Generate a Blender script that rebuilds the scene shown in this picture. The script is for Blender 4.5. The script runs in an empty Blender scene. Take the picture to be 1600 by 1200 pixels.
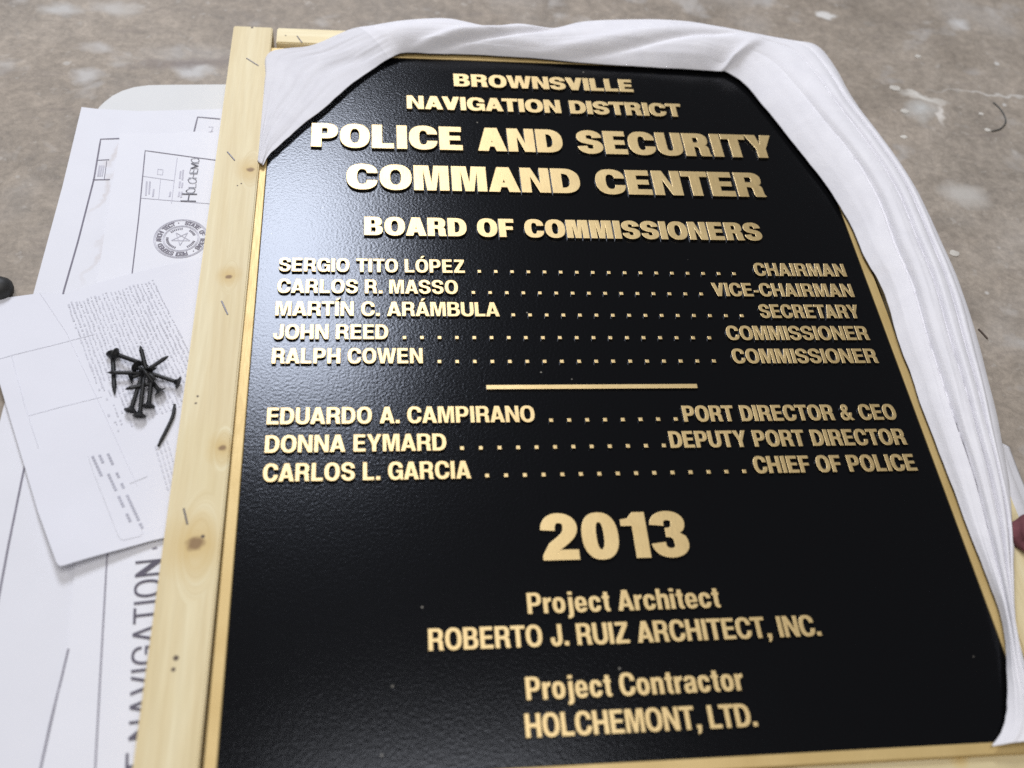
import bpy, bmesh, math, random
from mathutils import Vector, Matrix, noise
random.seed(7)
PI = math.pi
SC = bpy.context.scene
COL = SC.collection
U = 0.6            # width of the black field of the plaque, metres
ZP = 0.030         # height of the black field above the floor

# ------------------------------------------------------------------ camera
RM = Matrix(((0.9914, 0.0050, -0.1307), (-0.0805, 0.8109, -0.5796), (0.1031, 0.5852, 0.8043)))
CAM = Vector((0.1812 * U, -1.6515 * U, 1.2343 * U + ZP))
FOC = 1.6145973
cd = bpy.data.cameras.new('camera')
cam = bpy.data.objects.new('camera', cd)
COL.objects.link(cam)
cam.matrix_world = Matrix.Translation(CAM) @ RM.to_quaternion().normalized().to_matrix().to_4x4()
cd.sensor_width = 36.0
cd.lens = 36.0 * FOC / 1.6
cd.clip_start = 0.01
cd.clip_end = 100
cd.dof.use_dof = True
cd.dof.focus_distance = 1.01
cd.dof.aperture_fstop = 3.4
SC.camera = cam
SC.render.filter_size = 1.8
SC.cycles.use_denoising = False

# ------------------------------------------------------------------ world and lamps
w = bpy.data.worlds.new('World')
SC.world = w
w.use_nodes = True
wb = w.node_tree.nodes['Background']
wb.inputs[0].default_value = (0.95, 0.96, 1.0, 1)
wb.inputs[1].default_value = 0.10


def lamp(name, loc, size, power, target=None, col=(1.0, 0.98, 0.97)):
    ld = bpy.data.lights.new(name, 'AREA')
    ld.shape = 'RECTANGLE'
    ld.size, ld.size_y = size
    ld.energy = power
    ld.color = col
    o = bpy.data.objects.new(name, ld)
    COL.objects.link(o)
    o.location = loc
    d = (Vector(target) if target else Vector((loc[0], loc[1], 0))) - Vector(loc)
    if target:
        o.rotation_euler = d.to_track_quat('-Z', 'Y').to_euler()
    return o


lamp('ceiling_and_fill_lamp', (-0.26, 1.95, 2.45), (0.66, 1.40), 98, None, (0.87, 0.91, 1.0))
lamp('ceiling_and_fill_lamp', (0.28, -0.78, 2.45), (0.80, 1.22), 25)
lamp('ceiling_and_fill_lamp', (-1.75, 0.55, 2.45), (0.62, 1.22), 12)  # unseen fill lamp on the left, added to brighten the papers
lamp('ceiling_and_fill_lamp', (0.40, -2.60, 2.45), (1.22, 1.22), 21, None, (1.0, 0.97, 0.94))  # unseen fill lamp added behind the camera
SC.view_settings.view_transform = 'Standard'
SC.view_settings.look = 'None'
SC.view_settings.gamma = 1.0
SC.view_settings.exposure = 0.06
SC.view_settings.use_curve_mapping = False


# ------------------------------------------------------------------ helpers
def at(px, py, h=0.0):
    """point of the photograph (1600 x 1200) as a place h metres above the floor"""
    d = RM @ Vector(((px - 800) / 1000 / FOC, -(py - 600) / 1000 / FOC, -1))
    t = (h - CAM.z) / d.z
    return CAM + d * t


def link(o, parent=None):
    COL.objects.link(o)
    if parent:
        o.parent = parent
    return o


def mesh_obj(name, verts, faces, mat, parent=None, smooth=False):
    me = bpy.data.meshes.new(name)
    me.from_pydata([tuple(v) for v in verts], [], faces)
    me.update()
    if mat:
        me.materials.append(mat)
    if smooth:
        for p in me.polygons:
            p.use_smooth = True
    return link(bpy.data.objects.new(name, me), parent)


def bm_obj(name, bm, mat, parent=None, smooth=False):
    bmesh.ops.recalc_face_normals(bm, faces=bm.faces)
    me = bpy.data.meshes.new(name)
    bm.to_mesh(me)
    bm.free()
    me.materials.append(mat)
    if smooth:
        for p in me.polygons:
            p.use_smooth = True
    return link(bpy.data.objects.new(name, me), parent)


def tag(o, label, cat, group=None):
    o['label'] = label
    o['category'] = cat
    if group:
        o['group'] = group
    return o


def thing(name, label, cat, loc=(0, 0, 0), group=None):
    o = bpy.data.objects.new(name, None)
    o.empty_display_size = 0.02
    o.location = loc
    link(o)
    return tag(o, label, cat, group)


# ------------------------------------------------------------------ materials
class NT:
    def __init__(self, name):
        self.m = bpy.data.materials.new(name)
        self.m.use_nodes = True
        self.t = self.m.node_tree
        self.b = self.t.nodes['Principled BSDF']
        self.co = self.n('ShaderNodeTexCoord')

    def n(self, typ, **kw):
        nd = self.t.nodes.new(typ)
        for k, v in kw.items():
            setattr(nd, k, v)
        return nd

    def l(self, a, b):
        self.t.links.new(a, b)

    def set(self, **kw):
        for k, v in kw.items():
            self.b.inputs[k.replace('_', ' ')].default_value = v

    def mapping(self, scale=(1, 1, 1), loc=(0, 0, 0), rot=(0, 0, 0), src=None):
        mp = self.n('ShaderNodeMapping')
        mp.inputs['Scale'].default_value = scale
        mp.inputs['Location'].default_value = loc
        mp.inputs['Rotation'].default_value = rot
        self.l(src or self.co.outputs['Object'], mp.inputs['Vector'])
        return mp.outputs[0]

    def noise(self, scale, detail=4, rough=0.5, vec=None, dist=0.0):
        nn = self.n('ShaderNodeTexNoise')
        nn.inputs['Scale'].default_value = scale
        nn.inputs['Detail'].default_value = detail
        nn.inputs['Roughness'].default_value = rough
        nn.inputs['Distortion'].default_value = dist
        self.l(vec or self.co.outputs['Object'], nn.inputs['Vector'])
        return nn.outputs['Fac']

    def ramp(self, fac, stops):
        r = self.n('ShaderNodeValToRGB')
        e = r.color_ramp.elements
        while len(e) < len(stops):
            e.new(0.5)
        for i, (p, c) in enumerate(stops):
            e[i].position = p
            e[i].color = (c[0], c[1], c[2], 1) if hasattr(c, '__len__') else (c, c, c, 1)
        self.l(fac, r.inputs[0])
        return r.outputs[0]

    def mix(self, fac, a, b, mode='MIX'):
        mx = self.n('ShaderNodeMix', data_type='RGBA', blend_type=mode)
        for sock, v in ((mx.inputs['Factor'], fac), (mx.inputs[6], a), (mx.inputs[7], b)):
            if isinstance(v, bpy.types.NodeSocket):
                self.l(v, sock)
            elif isinstance(v, (int, float)):
                sock.default_value = v
            else:
                sock.default_value = (v[0], v[1], v[2], 1)
        return mx.outputs[2]

    def math(self, op, a, b=None, c=None, clamp=False):
        m = self.n('ShaderNodeMath', operation=op, use_clamp=clamp)
        for i, v in enumerate((a, b, c)):
            if v is None:
                continue
            if isinstance(v, bpy.types.NodeSocket):
                self.l(v, m.inputs[i])
            else:
                m.inputs[i].default_value = v
        return m.outputs[0]

    def bump(self, h, strength, dist):
        b = self.n('ShaderNodeBump')
        b.inputs['Strength'].default_value = strength
        b.inputs['Distance'].default_value = dist
        self.l(h, b.inputs['Height'])
        self.l(b.outputs[0], self.b.inputs['Normal'])
        return b

    def spot(self, x, y, rx, ry, rot=0.0, wob=0.0, wobscale=60):
        """0..1 mask of an irregular ellipse at object-space x, y"""
        src = self.co.outputs['Object']
        if wob:
            nn = self.n('ShaderNodeTexNoise')
            nn.inputs['Scale'].default_value = wobscale
            nn.inputs['Detail'].default_value = 4
            self.l(src, nn.inputs['Vector'])
            v1 = self.n('ShaderNodeVectorMath', operation='SUBTRACT')
            self.l(nn.outputs['Color'], v1.inputs[0])
            v1.inputs[1].default_value = (0.5, 0.5, 0.5)
            v2 = self.n('ShaderNodeVectorMath', operation='SCALE')
            self.l(v1.outputs[0], v2.inputs[0])
            v2.inputs['Scale'].default_value = wob
            v3 = self.n('ShaderNodeVectorMath', operation='ADD')
            self.l(src, v3.inputs[0])
            self.l(v2.outputs[0], v3.inputs[1])
            src = v3.outputs[0]
        mp = self.n('ShaderNodeMapping', vector_type='TEXTURE')
        mp.inputs['Location'].default_value = (x, y, 0)
        mp.inputs['Rotation'].default_value = (0, 0, rot)
        mp.inputs['Scale'].default_value = (rx, ry, 1e3)
        self.l(src, mp.inputs['Vector'])
        ln = self.n('ShaderNodeVectorMath', operation='LENGTH')
        self.l(mp.outputs[0], ln.inputs[0])
        return self.math('SUBTRACT', 1.0, ln.outputs['Value'], clamp=True)


def mat_floor():
    m = NT('concrete')
    big = m.noise(1.7, 6, 0.62)
    mid = m.noise(9, 8, 0.68, dist=0.6)
    fine = m.noise(120, 6, 0.7)
    c = m.ramp(big, [(0.28, (0.265, 0.228, 0.196)), (0.5, (0.325, 0.287, 0.253)), (0.75, (0.385, 0.35, 0.32))])
    c2 = m.ramp(mid, [(0.30, (0.72, 0.71, 0.70)), (0.5, (0.98, 0.97, 0.96)), (0.70, (1.16, 1.16, 1.17))])
    c = m.mix(1.0, c, c2, 'MULTIPLY')
    c3 = m.ramp(fine, [(0.3, 0.80), (0.7, 1.15)])
    md2 = m.noise(48, 6, 0.75, dist=0.8)
    c = m.mix(1.0, c, m.ramp(md2, [(0.32, 0.80), (0.5, 1.0), (0.66, 1.20)]), 'MULTIPLY')
    c = m.mix(1.0, c, c3, 'MULTIPLY')
    c = m.mix(1.0, c, (0.92, 0.885, 0.815), 'MULTIPLY')
    # trowel streaks
    st = m.noise(14, 6, 0.65, vec=m.mapping((1, 5, 1), rot=(0, 0, 0.5)), dist=0.4)
    c = m.mix(m.ramp(st, [(0.56, 0.0), (0.72, 0.45)]), c, (0.20, 0.165, 0.145))
    # pale worn splotches and paint flecks
    for sc, lo, hi, amt, colr in ((17, 0.60, 0.72, 0.5, (0.47, 0.45, 0.43)), (75, 0.64, 0.72, 0.35, (0.48, 0.45, 0.41)), (42, 0.67, 0.75, 0.4, (0.50, 0.47, 0.43)), (6, 0.58, 0.75, 0.3, (0.43, 0.42, 0.41))):
        sp = m.noise(sc, 3, 0.55, vec=m.mapping((1, 1, 1), loc=(sc * 1.3, sc * 0.7, 0)), dist=0.3)
        c = m.mix(m.ramp(sp, [(lo, 0.0), (hi, amt)]), c, colr)
    vo = m.n('ShaderNodeTexVoronoi')
    vo.inputs['Scale'].default_value = 26
    m.l(m.co.outputs['Object'], vo.inputs['Vector'])
    sel = m.noise(5, 2, 0.5, vec=m.mapping(loc=(3, 9, 0)))
    fl = m.math('MULTIPLY', m.ramp(vo.outputs['Distance'], [(0.07, 1.0), (0.11, 0.0)]), m.ramp(sel, [(0.5, 0.0), (0.6, 1.0)]))
    c = m.mix(fl, c, (0.55, 0.53, 0.50))
    # single marks: plaster patch, scuffs
    for (px, py, rx, ry, rot, col, amt) in ((1507, 305, .036, .026, -.2, (.46, .43, .39), 1.3), (1440, 172, .03, .022, .4, (.52, .52, .50), .9), (1471, 178, .007, .028, -.25, (.62, .58, .53), 1.4),
                                            (1440, 152, .035, .006, -.35, (.60, .57, .52), 1.3), (1500, 38, .022, .014, .2, (.52, .5, .48), 1.2), (1289, 24, .016, .008, -.3, (.62, .6, .57), 2.0),
                                            (95, 14, .03, .016, .1, (.44, .42, .395), 1.3), (180, 12, .035, .02, -.1, (.44, .41, .375), 1.3), (303, 108, .03, .02, .1, (.47, .455, .44), 1.3), (155, 75, .026, .012, -.2, (.43, .40, .37), 1.2),
                                            (135, 118, .022, .018, .2, (.44, .415, .39), 1.3), (1560, 148, .10, .003, -.05, (.52, .49, .45), 1.2), (300, 98, .09, .012, .15, (.19, .155, .14), .9), (1200, 130, .05, .012, .1, (.2, .17, .15), .3)):
        p = at(px, py, 0)
        c = m.mix(m.math('MULTIPLY', m.spot(p.x, p.y, rx, ry, rot, 0.03, 45), amt, clamp=True), c, col)
    m.l(c, m.b.inputs['Base Color'])
    r = m.ramp(mid, [(0.3, 0.55), (0.7, 0.8)])
    m.l(r, m.b.inputs['Roughness'])
    m.bump(m.math('ADD', m.math('MULTIPLY', mid, 2.0), fine), 0.5, 0.0015)
    return m.m


def mat_wood(name, knots=(), holes=(), tone=1.0, axis='Y', stain=True):
    tone *= 0.93
    m = NT(name)
    sc = (26, 1.3, 26) if axis == 'Y' else (1.3, 26, 26)
    v = m.mapping(sc)
    # grain bends round the knots
    dsum = None
    for (x, y, r) in knots:
        s = m.spot(x, y, r * (1.8 if axis == 'Y' else 5), r * (5 if axis == 'Y' else 1.8))
        dsum = s if dsum is None else m.math('ADD', dsum, s)
    if dsum is not None:
        cmb = m.n('ShaderNodeCombineXYZ')
        m.l(m.math('MULTIPLY', dsum, 1.6), cmb.inputs[0 if axis == 'Y' else 1])
        va = m.n('ShaderNodeVectorMath', operation='ADD')
        m.l(v, va.inputs[0])
        m.l(cmb.outputs[0], va.inputs[1])
        v = va.outputs[0]
    g = m.noise(2.2, 5, 0.6, vec=v, dist=0.5)
    g2 = m.noise(11, 4, 0.6, vec=v)
    c = m.ramp(g, [(0.25, (0.63 * tone, 0.50 * tone, 0.265 * tone)), (0.5, (0.71 * tone, 0.60 * tone, 0.36 * tone)), (0.72, (0.77 * tone, 0.685 * tone, 0.45 * tone))])
    c = m.mix(1.0, c, m.ramp(g2, [(0.35, (0.96, 0.945, 0.92)), (0.65, (1.04, 1.04, 1.04))]), 'MULTIPLY')
    bl = m.noise(7, 3, 0.6)
    c = m.mix(m.ramp(bl, [(0.5, 0.0), (0.75, 0.35)]), c, (0.66 * tone, 0.55 * tone, 0.27 * tone))
    for (x, y, r) in knots:
        halo = m.spot(x, y, r * 3.0, r * 3.6, 0, 0.012, 40)
        c = m.mix(m.math('MULTIPLY', halo, 0.85, clamp=True), c, (0.55, 0.37, 0.11))
        k = m.spot(x, y, r * 0.85, r * 0.7, 0.3, 0.006, 120)
        c = m.mix(m.math('MULTIPLY', k, 2.2, clamp=True), c, (0.24, 0.14, 0.05))
    for (x, y, r) in holes:
        k = m.spot(x, y, r, r, 0, 0.001, 200)
        c = m.mix(m.math('MULTIPLY', k, 3, clamp=True), c, (0.08, 0.05, 0.03))
    m.l(c, m.b.inputs['Base Color'])
    m.set(Roughness=0.55)
    m.bump(m.math('ADD', g2, g), 0.25, 0.0006)
    return m.m


def mat_gold(name='brushed_gold', coat=0.9, metal=0.86):
    m = NT(name)
    kk = 1.0 if coat > .5 else 0.84
    g = m.noise(60, 3, 0.6, vec=m.mapping((30, 1, 1)))
    big = m.noise(25, 3, 0.5)
    c = m.mix(m.ramp(big, [(0.3, 0.0), (0.7, 1.0)]), (0.62 * kk, 0.44 * kk, 0.175 * kk), (0.70 * kk, 0.515 * kk, 0.225 * kk))
    m.l(c, m.b.inputs['Base Color'])
    m.set(Metallic=metal)
    m.l(m.ramp(g, [(0.3, 0.42), (0.7, 0.53)]), m.b.inputs['Roughness'])
    m.b.inputs['Coat Weight'].default_value = coat
    m.b.inputs['Coat Roughness'].default_value = 0.42
    m.b.inputs['Coat IOR'].default_value = 1.75
    m.bump(m.math('ADD', m.math('MULTIPLY', g, .5), m.noise(420, 3, 0.6)), 0.22, 0.0003)
    return m.m


def mat_black():
    m = NT('black_stipple_enamel')
    n1 = m.noise(400, 1, 0.4)
    n2 = m.noise(1500, 2, 0.5)
    dust = m.n('ShaderNodeTexVoronoi')
    dust.inputs['Scale'].default_value = 95
    dust.inputs['Randomness'].default_value = 1.0
    m.l(m.co.outputs['Object'], dust.inputs['Vector'])
    wn = m.n('ShaderNodeTexWhiteNoise')
    m.l(dust.outputs['Position'], wn.inputs['Vector'])
    speck = m.math('MULTIPLY', m.ramp(dust.outputs['Distance'], [(0.05, 1.0), (0.10, 0.0)]), m.math('GREATER_THAN', wn.outputs['Value'], 0.95))
    c = m.mix(m.math('MULTIPLY', speck, 0.8), (0.0032, 0.0032, 0.0036), (0.30, 0.28, 0.24))
    m.l(c, m.b.inputs['Base Color'])
    m.set(Roughness=0.165)
    m.b.inputs['Specular IOR Level'].default_value = 0.31
    m.b.inputs['Specular Tint'].default_value = (0.84, 0.89, 1.0, 1)
    m.bump(m.math('ADD', n1, m.math('MULTIPLY', n2, 0.35)), 0.20, 0.00054)
    return m.m


def mat_paper(name, col=(0.72, 0.72, 0.76), smudge=None):
    m = NT(name)
    n = m.noise(14, 5, 0.6)
    c = m.mix(m.ramp(n, [(0.3, 0.0), (0.7, 1.0)]), tuple(v * 0.965 for v in col), col)
    for (px, py, rx, ry, rot, amt) in smudge or ():
        p = at(px, py, 0.004)
        c = m.mix(m.math('MULTIPLY', m.spot(p.x, p.y, rx, ry, rot, 0.03, 60), amt, clamp=True), c, (0.42, 0.32, 0.24))
    m.l(c, m.b.inputs['Base Color'])
    m.set(Roughness=0.75)
    m.bump(m.noise(22, 3, 0.5), 0.15, 0.003)
    return m.m


def mat_plain(name, col, rough=0.6, metal=0.0, var=0.12, scale=40):
    m = NT(name)
    n = m.noise(scale, 4, 0.6)
    c = m.mix(m.ramp(n, [(0.3, 0.0), (0.7, 1.0)]), tuple(v * (1 - var) for v in col), tuple(min(1, v * (1 + var)) for v in col))
    m.l(c, m.b.inputs['Base Color'])
    m.set(Roughness=rough, Metallic=metal)
    return m.m


def mat_cloth(name='white_muslin', alpha=1.0):
    m = NT(name)
    wv = m.noise(700, 2, 0.5)
    wr = m.noise(38, 5, 0.6, vec=m.mapping((1, 1, 1)), dist=0.5)
    c = m.mix(m.ramp(wr, [(0.3, 0.0), (0.7, 1.0)]), (0.71, 0.698, 0.73), (0.77, 0.757, 0.785))
    m.l(c, m.b.inputs['Base Color'])
    m.set(Roughness=0.9)
    m.b.inputs['Sheen Weight'].default_value = 0.15
    m.bump(m.math('ADD', m.math('MULTIPLY', wr, 1.6), m.math('MULTIPLY', wv, 0.5)), 0.4, 0.0012)
    m.set(Alpha=alpha)
    return m.m


M_FLOOR = mat_floor()
M_GOLD = mat_gold()
M_RIM = mat_gold('satin_gold_rim', 0.0, 0.30)
M_BLACK = mat_black()
M_CLOTH = mat_cloth()
M_SHEER = mat_cloth('white_muslin_single_layer', 0.87)
M_INK_SHADE = mat_plain('ink_and_edge_shade', (0.18, 0.165, 0.205), 0.7)  # print, and the painted edge shadow of the upper sheet
M_INKPALE = mat_plain('pale_printing_ink', (0.47, 0.46, 0.52), 0.7)
M_TITLE = mat_plain('title_ink', (0.09, 0.08, 0.11), 0.7)
M_PEN = mat_plain('marker_ink', (0.07, 0.065, 0.085), 0.6)
M_STEEL = mat_plain('dark_staple_steel', (0.09, 0.085, 0.10), 0.4, 0.6)
M_SCREW = mat_plain('black_phosphate_steel', (0.012, 0.012, 0.013), 0.5, 0.15)


# ------------------------------------------------------------------ lettering
def qa(p0, p1, first, n=9, e=2.35):
    """quarter superellipse from p0 to p1 (p0 left out); first = 'h' or 'v' tells how it leaves p0"""
    out = []
    for i in range(1, n + 1):
        a = PI / 2 * i / n
        s_, c_ = math.sin(a) ** (2 / e), math.cos(a) ** (2 / e)
        if i == n:
            s_, c_ = 1.0, 0.0
        if first == 'h':
            out.append((p0[0] + (p1[0] - p0[0]) * s_, p1[1] + (p0[1] - p1[1]) * c_))
        else:
            out.append((p1[0] + (p0[0] - p1[0]) * c_, p0[1] + (p1[1] - p0[1]) * s_))
    return out


def bez(a, b, c, d, n=10):
    o = []
    for i in range(1, n + 1):
        t = i / n
        u = 1 - t
        o.append(tuple(u ** 3 * a[k] + 3 * u * u * t * b[k] + 3 * u * t * t * c[k] + t ** 3 * d[k] for k in (0, 1)))
    return o


def stroke(sp, s, t):
    L, R = [], []
    for i in range(len(sp)):
        a, b = sp[max(0, i - 1)], sp[min(len(sp) - 1, i + 1)]
        dx, dy = b[0] - a[0], b[1] - a[1]
        l = math.hypot(dx, dy) or 1
        dx, dy = dx / l, dy / l
        h = (t * dx * dx + s * dy * dy) / 2
        L.append((sp[i][0] - dy * h, sp[i][1] + dx * h))
        R.append((sp[i][0] + dy * h, sp[i][1] - dx * h))
    return L + R[::-1]


def ring(w, s, t, y0, y1):
    def ov(x0, x1, b0, b1):
        cx, cy = (x0 + x1) / 2, (b0 + b1) / 2
        p = [(cx, b1)]
        p += qa((cx, b1), (x1, cy), 'h') + qa((x1, cy), (cx, b0), 'v') + qa((cx, b0), (x0, cy), 'h') + qa((x0, cy), (cx, b1), 'v')[:-1]
        return p
    return [ov(0, w, y0, y1), ov(s, w - s, y0 + t, y1 - t)]


def cee(w, s, t, y0, y1, ku, kl):
    H = y1 - y0
    cy = (y0 + y1) / 2
    yu, yl = y0 + H * ku, y0 + H * kl
    p = [(w, yu)] + qa((w, yu), (w / 2, y1), 'v') + qa((w / 2, y1), (0, cy), 'h') + qa((0, cy), (w / 2, y0), 'v') + qa((w / 2, y0), (w, yl), 'h')
    p += [(w - s, yl)] + qa((w - s, yl), (w / 2, y0 + t), 'v') + qa((w / 2, y0 + t), (s, cy), 'h') + qa((s, cy), (w / 2, y1 - t), 'v') + qa((w / 2, y1 - t), (w - s, yu), 'h')
    return [p]


WID = dict(A=.98, B=.88, C=.94, D=.90, E=.77, F=.74, G=.96, H=.90, I=None, J=.70, L=.73, M=1.08, N=.91, O=.98, P=.86, R=.90, S=.88, T=.86, U=.90, V=.95, W=1.36,
           X=.94, Y=.95, Z=.83, r=.50, o=.78, j=.36, e=.75, c=.74, t=.45, h=.74, i=None, n=.74, a=.74)
WID.update({'2': .74, '0': .74, '1': .52, '3': .74, '&': .98, '-': .38, '.': None, ',': None, ' ': .50, '·': None})
TIGHT = set('AVWYTLJ')


def glyph(ch, k, s, t):
    """outlines (first outer, then holes or separate pieces) of one letter, capital height 1; k scales its width, s and t are stem and bar"""
    acc = {'Ó': 'O', 'Í': 'I', 'Á': 'A'}.get(ch)
    if acc:
        c, w = glyph(acc, k, s, t)
        x = w / 2
        return c + [[(x - s * .42, 1.07), (x + s * .05, 1.26), (x + s * .95, 1.26), (x + s * .12, 1.07)]], w
    wd = WID.get(ch, .8)
    w = s if wd is None else wd * k
    o = .014
    if ch == ' ':
        return [], w
    if ch == 'I':
        return [[(0, 0), (0, 1), (s, 1), (s, 0)]], s
    if ch == 'H':
        a, b = .5 - t * .5, .5 + t * .5
        return [[(0, 0), (0, 1), (s, 1), (s, b), (w - s, b), (w - s, 1), (w, 1), (w, 0), (w - s, 0), (w - s, a), (s, a), (s, 0)]], w
    if ch == 'L':
        return [[(0, 0), (0, 1), (s, 1), (s, t), (w, t), (w, 0)]], w
    if ch == 'T':
        return [[(w / 2 - s / 2, 0), (w / 2 - s / 2, 1 - t), (0, 1 - t), (0, 1), (w, 1), (w, 1 - t), (w / 2 + s / 2, 1 - t), (w / 2 + s / 2, 0)]], w
    if ch == 'E':
        a, b = .51 - t * .45, .51 + t * .45
        return [[(0, 0), (0, 1), (w * .97, 1), (w * .97, 1 - t), (s, 1 - t), (s, b), (w * .92, b), (w * .92, a), (s, a), (s, t), (w, t), (w, 0)]], w
    if ch == 'F':
        a, b = .49 - t * .45, .49 + t * .45
        return [[(0, 0), (0, 1), (w, 1), (w, 1 - t), (s, 1 - t), (s, b), (w * .92, b), (w * .92, a), (s, a), (s, 0)]], w
    if ch == 'N':
        a = s * 1.04
        q = .36
        return [[(0, 0), (0, 1), (a, 1), (w - s * .94, q), (w - s * .94, 1), (w, 1), (w, 0), (w - a, 0), (s * .94, 1 - q), (s * .94, 0)]], w
    if ch == 'M':
        a, z = s * 1.42, s * .9
        return [[(0, 0), (0, 1), (a, 1), (w / 2, .36), (w - a, 1), (w, 1), (w, 0), (w - z, 0), (w - z, .74), (w / 2 + s * .42, 0), (w / 2 - s * .42, 0), (z, .74), (z, 0)]], w
    if ch == 'A':
        a, b = s * .60, s * 1.05
        m = w / 2 - a
        y1, y2 = .19, .19 + t * .86
        ap = (w / 2 - b) / m
        out = [(0, 0), (m, 1), (w - m, 1), (w, 0), (w - b, 0), (w - b - m * y1, y1), (b + m * y1, y1), (b, 0)]
        yy = min(ap, .86)
        hole = [(b + m * y2, y2), (w / 2, yy), (w - b - m * y2, y2)]
        return [out, hole], w
    if ch == 'V':
        a, b = s * .58, s * 1.07
        yi = 1 - (w / 2 - b) / (w / 2 - a)
        return [[(0, 1), (w / 2 - a, 0), (w / 2 + a, 0), (w, 1), (w - b, 1), (w / 2, yi + .02), (b, 1)]], w
    if ch == 'W':
        b = s * .98
        q = w * .29
        return [[(0, 1), (q - s * .55, 0), (q + s * .52, 0), (w / 2, .62), (w - q - s * .52, 0), (w - q + s * .55, 0), (w, 1), (w - b, 1), (w - q - .01, .34), (w / 2 + s * .5, 1), (w / 2 - s * .5, 1), (q + .01, .34), (b, 1)]], w
    if ch == 'Y':
        b = s * 1.12
        return [[(0, 1), (w / 2 - s / 2, .38), (w / 2 - s / 2, 0), (w / 2 + s / 2, 0), (w / 2 + s / 2, .38), (w, 1), (w - b, 1), (w / 2, .6), (b, 1)]], w
    if ch == 'X':
        b = s * 1.1
        return [[(0, 0), (w / 2 - b * .55, .5), (0, 1), (b, 1), (w / 2, .68), (w - b, 1), (w, 1), (w / 2 + b * .55, .5), (w, 0), (w - b, 0), (w / 2, .32), (b, 0)]], w
    if ch == 'Z':
        return [[(0, 0), (0, t * .95), (w - s * 1.25, 1 - t), (w * .04, 1 - t), (w * .04, 1), (w * .97, 1), (w * .97, 1 - t * .95), (s * 1.25, t), (w, t), (w, 0)]], w
    if ch in 'O':
        return ring(w, s, t, -o, 1 + o), w
    if ch == '0':
        return ring(w, s, t, -o, 1 + o), w
    if ch == 'o':
        return ring(w, s, t, -o, .735 + o), w
    if ch == 'C':
        return cee(w, s, t, -o, 1 + o, .64, .37), w
    if ch == 'c':
        return cee(w, s, t, -o, .735 + o, .62, .37), w
    if ch == 'G':
        y1, y0 = 1 + o, -o
        p = [(w, .655)] + qa((w, .655), (w / 2, y1), 'v') + qa((w / 2, y1), (0, .5), 'h') + qa((0, .5), (w * .47, y0), 'v') + qa((w * .47, y0), (w * .80, .10), 'h', 5, 2)
        p += [(w * .83, 0), (w, 0), (w, .54), (w * .54, .54), (w * .54, .54 - t * .85), (w - s * .92, .54 - t * .85)]
        p += qa((w - s * .92, .54 - t * .85), (w / 2, y0 + t), 'v', 6) + qa((w / 2, y0 + t), (s, .5), 'h') + qa((s, .5), (w / 2, y1 - t), 'v') + qa((w / 2, y1 - t), (w - s, .655), 'h')
        return [p], w
    if ch == 'D':
        x = w * .42
        a = [(0, 0), (0, 1), (x, 1)] + qa((x, 1), (w, .5), 'h') + qa((w, .5), (x, 0), 'v')
        b = [(s, t), (s, 1 - t), (x, 1 - t)] + qa((x, 1 - t), (w - s, .5), 'h') + qa((w - s, .5), (x, t), 'v')
        return [a, b], w
    if ch == 'P':
        x = w * .55
        yb = .36
        m = (1 + yb) / 2
        tt = t * .92
        a = [(0, 0), (0, 1), (x, 1)] + qa((x, 1), (w, m), 'h') + qa((w, m), (x, yb), 'v') + [(s, yb), (s, 0)]
        xx = min(x, w - s - .02)
        b = [(s, yb + tt), (s, 1 - tt), (xx, 1 - tt)] + qa((xx, 1 - tt), (w - s, m), 'h', 6) + qa((w - s, m), (xx, yb + tt), 'v', 6)
        return [a, b], w
    if ch == 'R':
        x = w * .56
        yb = .40
        tt = t * .90
        wb = w * .96
        m = .72
        a = [(0, 0), (0, 1), (x, 1)] + qa((x, 1), (wb, m), 'h') + qa((wb, m), (w * .78, .475), 'v', 6)
        a += qa((w * .78, .475), (w * .945, .30), 'h', 6) + [(w * .955, .10), (w * 1.0, .03), (w * 1.0, 0), (w * 1.0 - s, 0), (w * .955 - s, .08), (w * .945 - s, .28)]
        a += qa((w * .945 - s, .28), (w * .46, yb), 'v', 5) + [(s, yb), (s, 0)]
        xx = min(x, wb - s - .02)
        mh = (yb + tt + 1 - tt) / 2
        b = [(s, yb + tt), (s, 1 - tt), (xx, 1 - tt)] + qa((xx, 1 - tt), (wb - s, mh), 'h', 6) + qa((wb - s, mh), (xx, yb + tt), 'v', 6)
        return [a, b], w
    if ch == 'B':
        x = w * .55
        tt = t * .86
        wb = w * .95
        a = [(0, 0), (0, 1), (x, 1)] + qa((x, 1), (wb, .75), 'h') + qa((wb, .75), (w * .76, .52), 'v', 6) + qa((w * .76, .52), (w, .28), 'h', 6) + qa((w, .28), (x, 0), 'v')
        def hole(y0, y1, xr):
            xx = min(x, xr - .03)
            m = (y0 + y1) / 2
            return [(s, y0), (s, y1), (xx, y1)] + qa((xx, y1), (xr, m), 'h', 5) + qa((xr, m), (xx, y0), 'v', 5)
        md = .515
        return [a, hole(md + tt / 2, 1 - tt, wb - s), hole(tt, md - tt / 2, w - s)], w
    if ch == 'S':
        yt, yb = 1 + o - t / 2, -o + t / 2
        l, r = s / 2, w - s / 2
        sp = [(r, .685)] + qa((r, .685), (w / 2, yt), 'v', 8, 2.1) + qa((w / 2, yt), (l, .735), 'h', 8, 2.1)
        sp += bez((l, .735), (l, .57), (w * .27, .555), (w / 2, .505)) + bez((w / 2, .505), (w * .74, .452), (r, .44), (r, .272))
        sp += qa((r, .272), (w / 2, yb), 'v', 8, 2.1) + qa((w / 2, yb), (l, .315), 'h', 8, 2.1)
        return [stroke(sp, s * .98, t)], w
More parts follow.
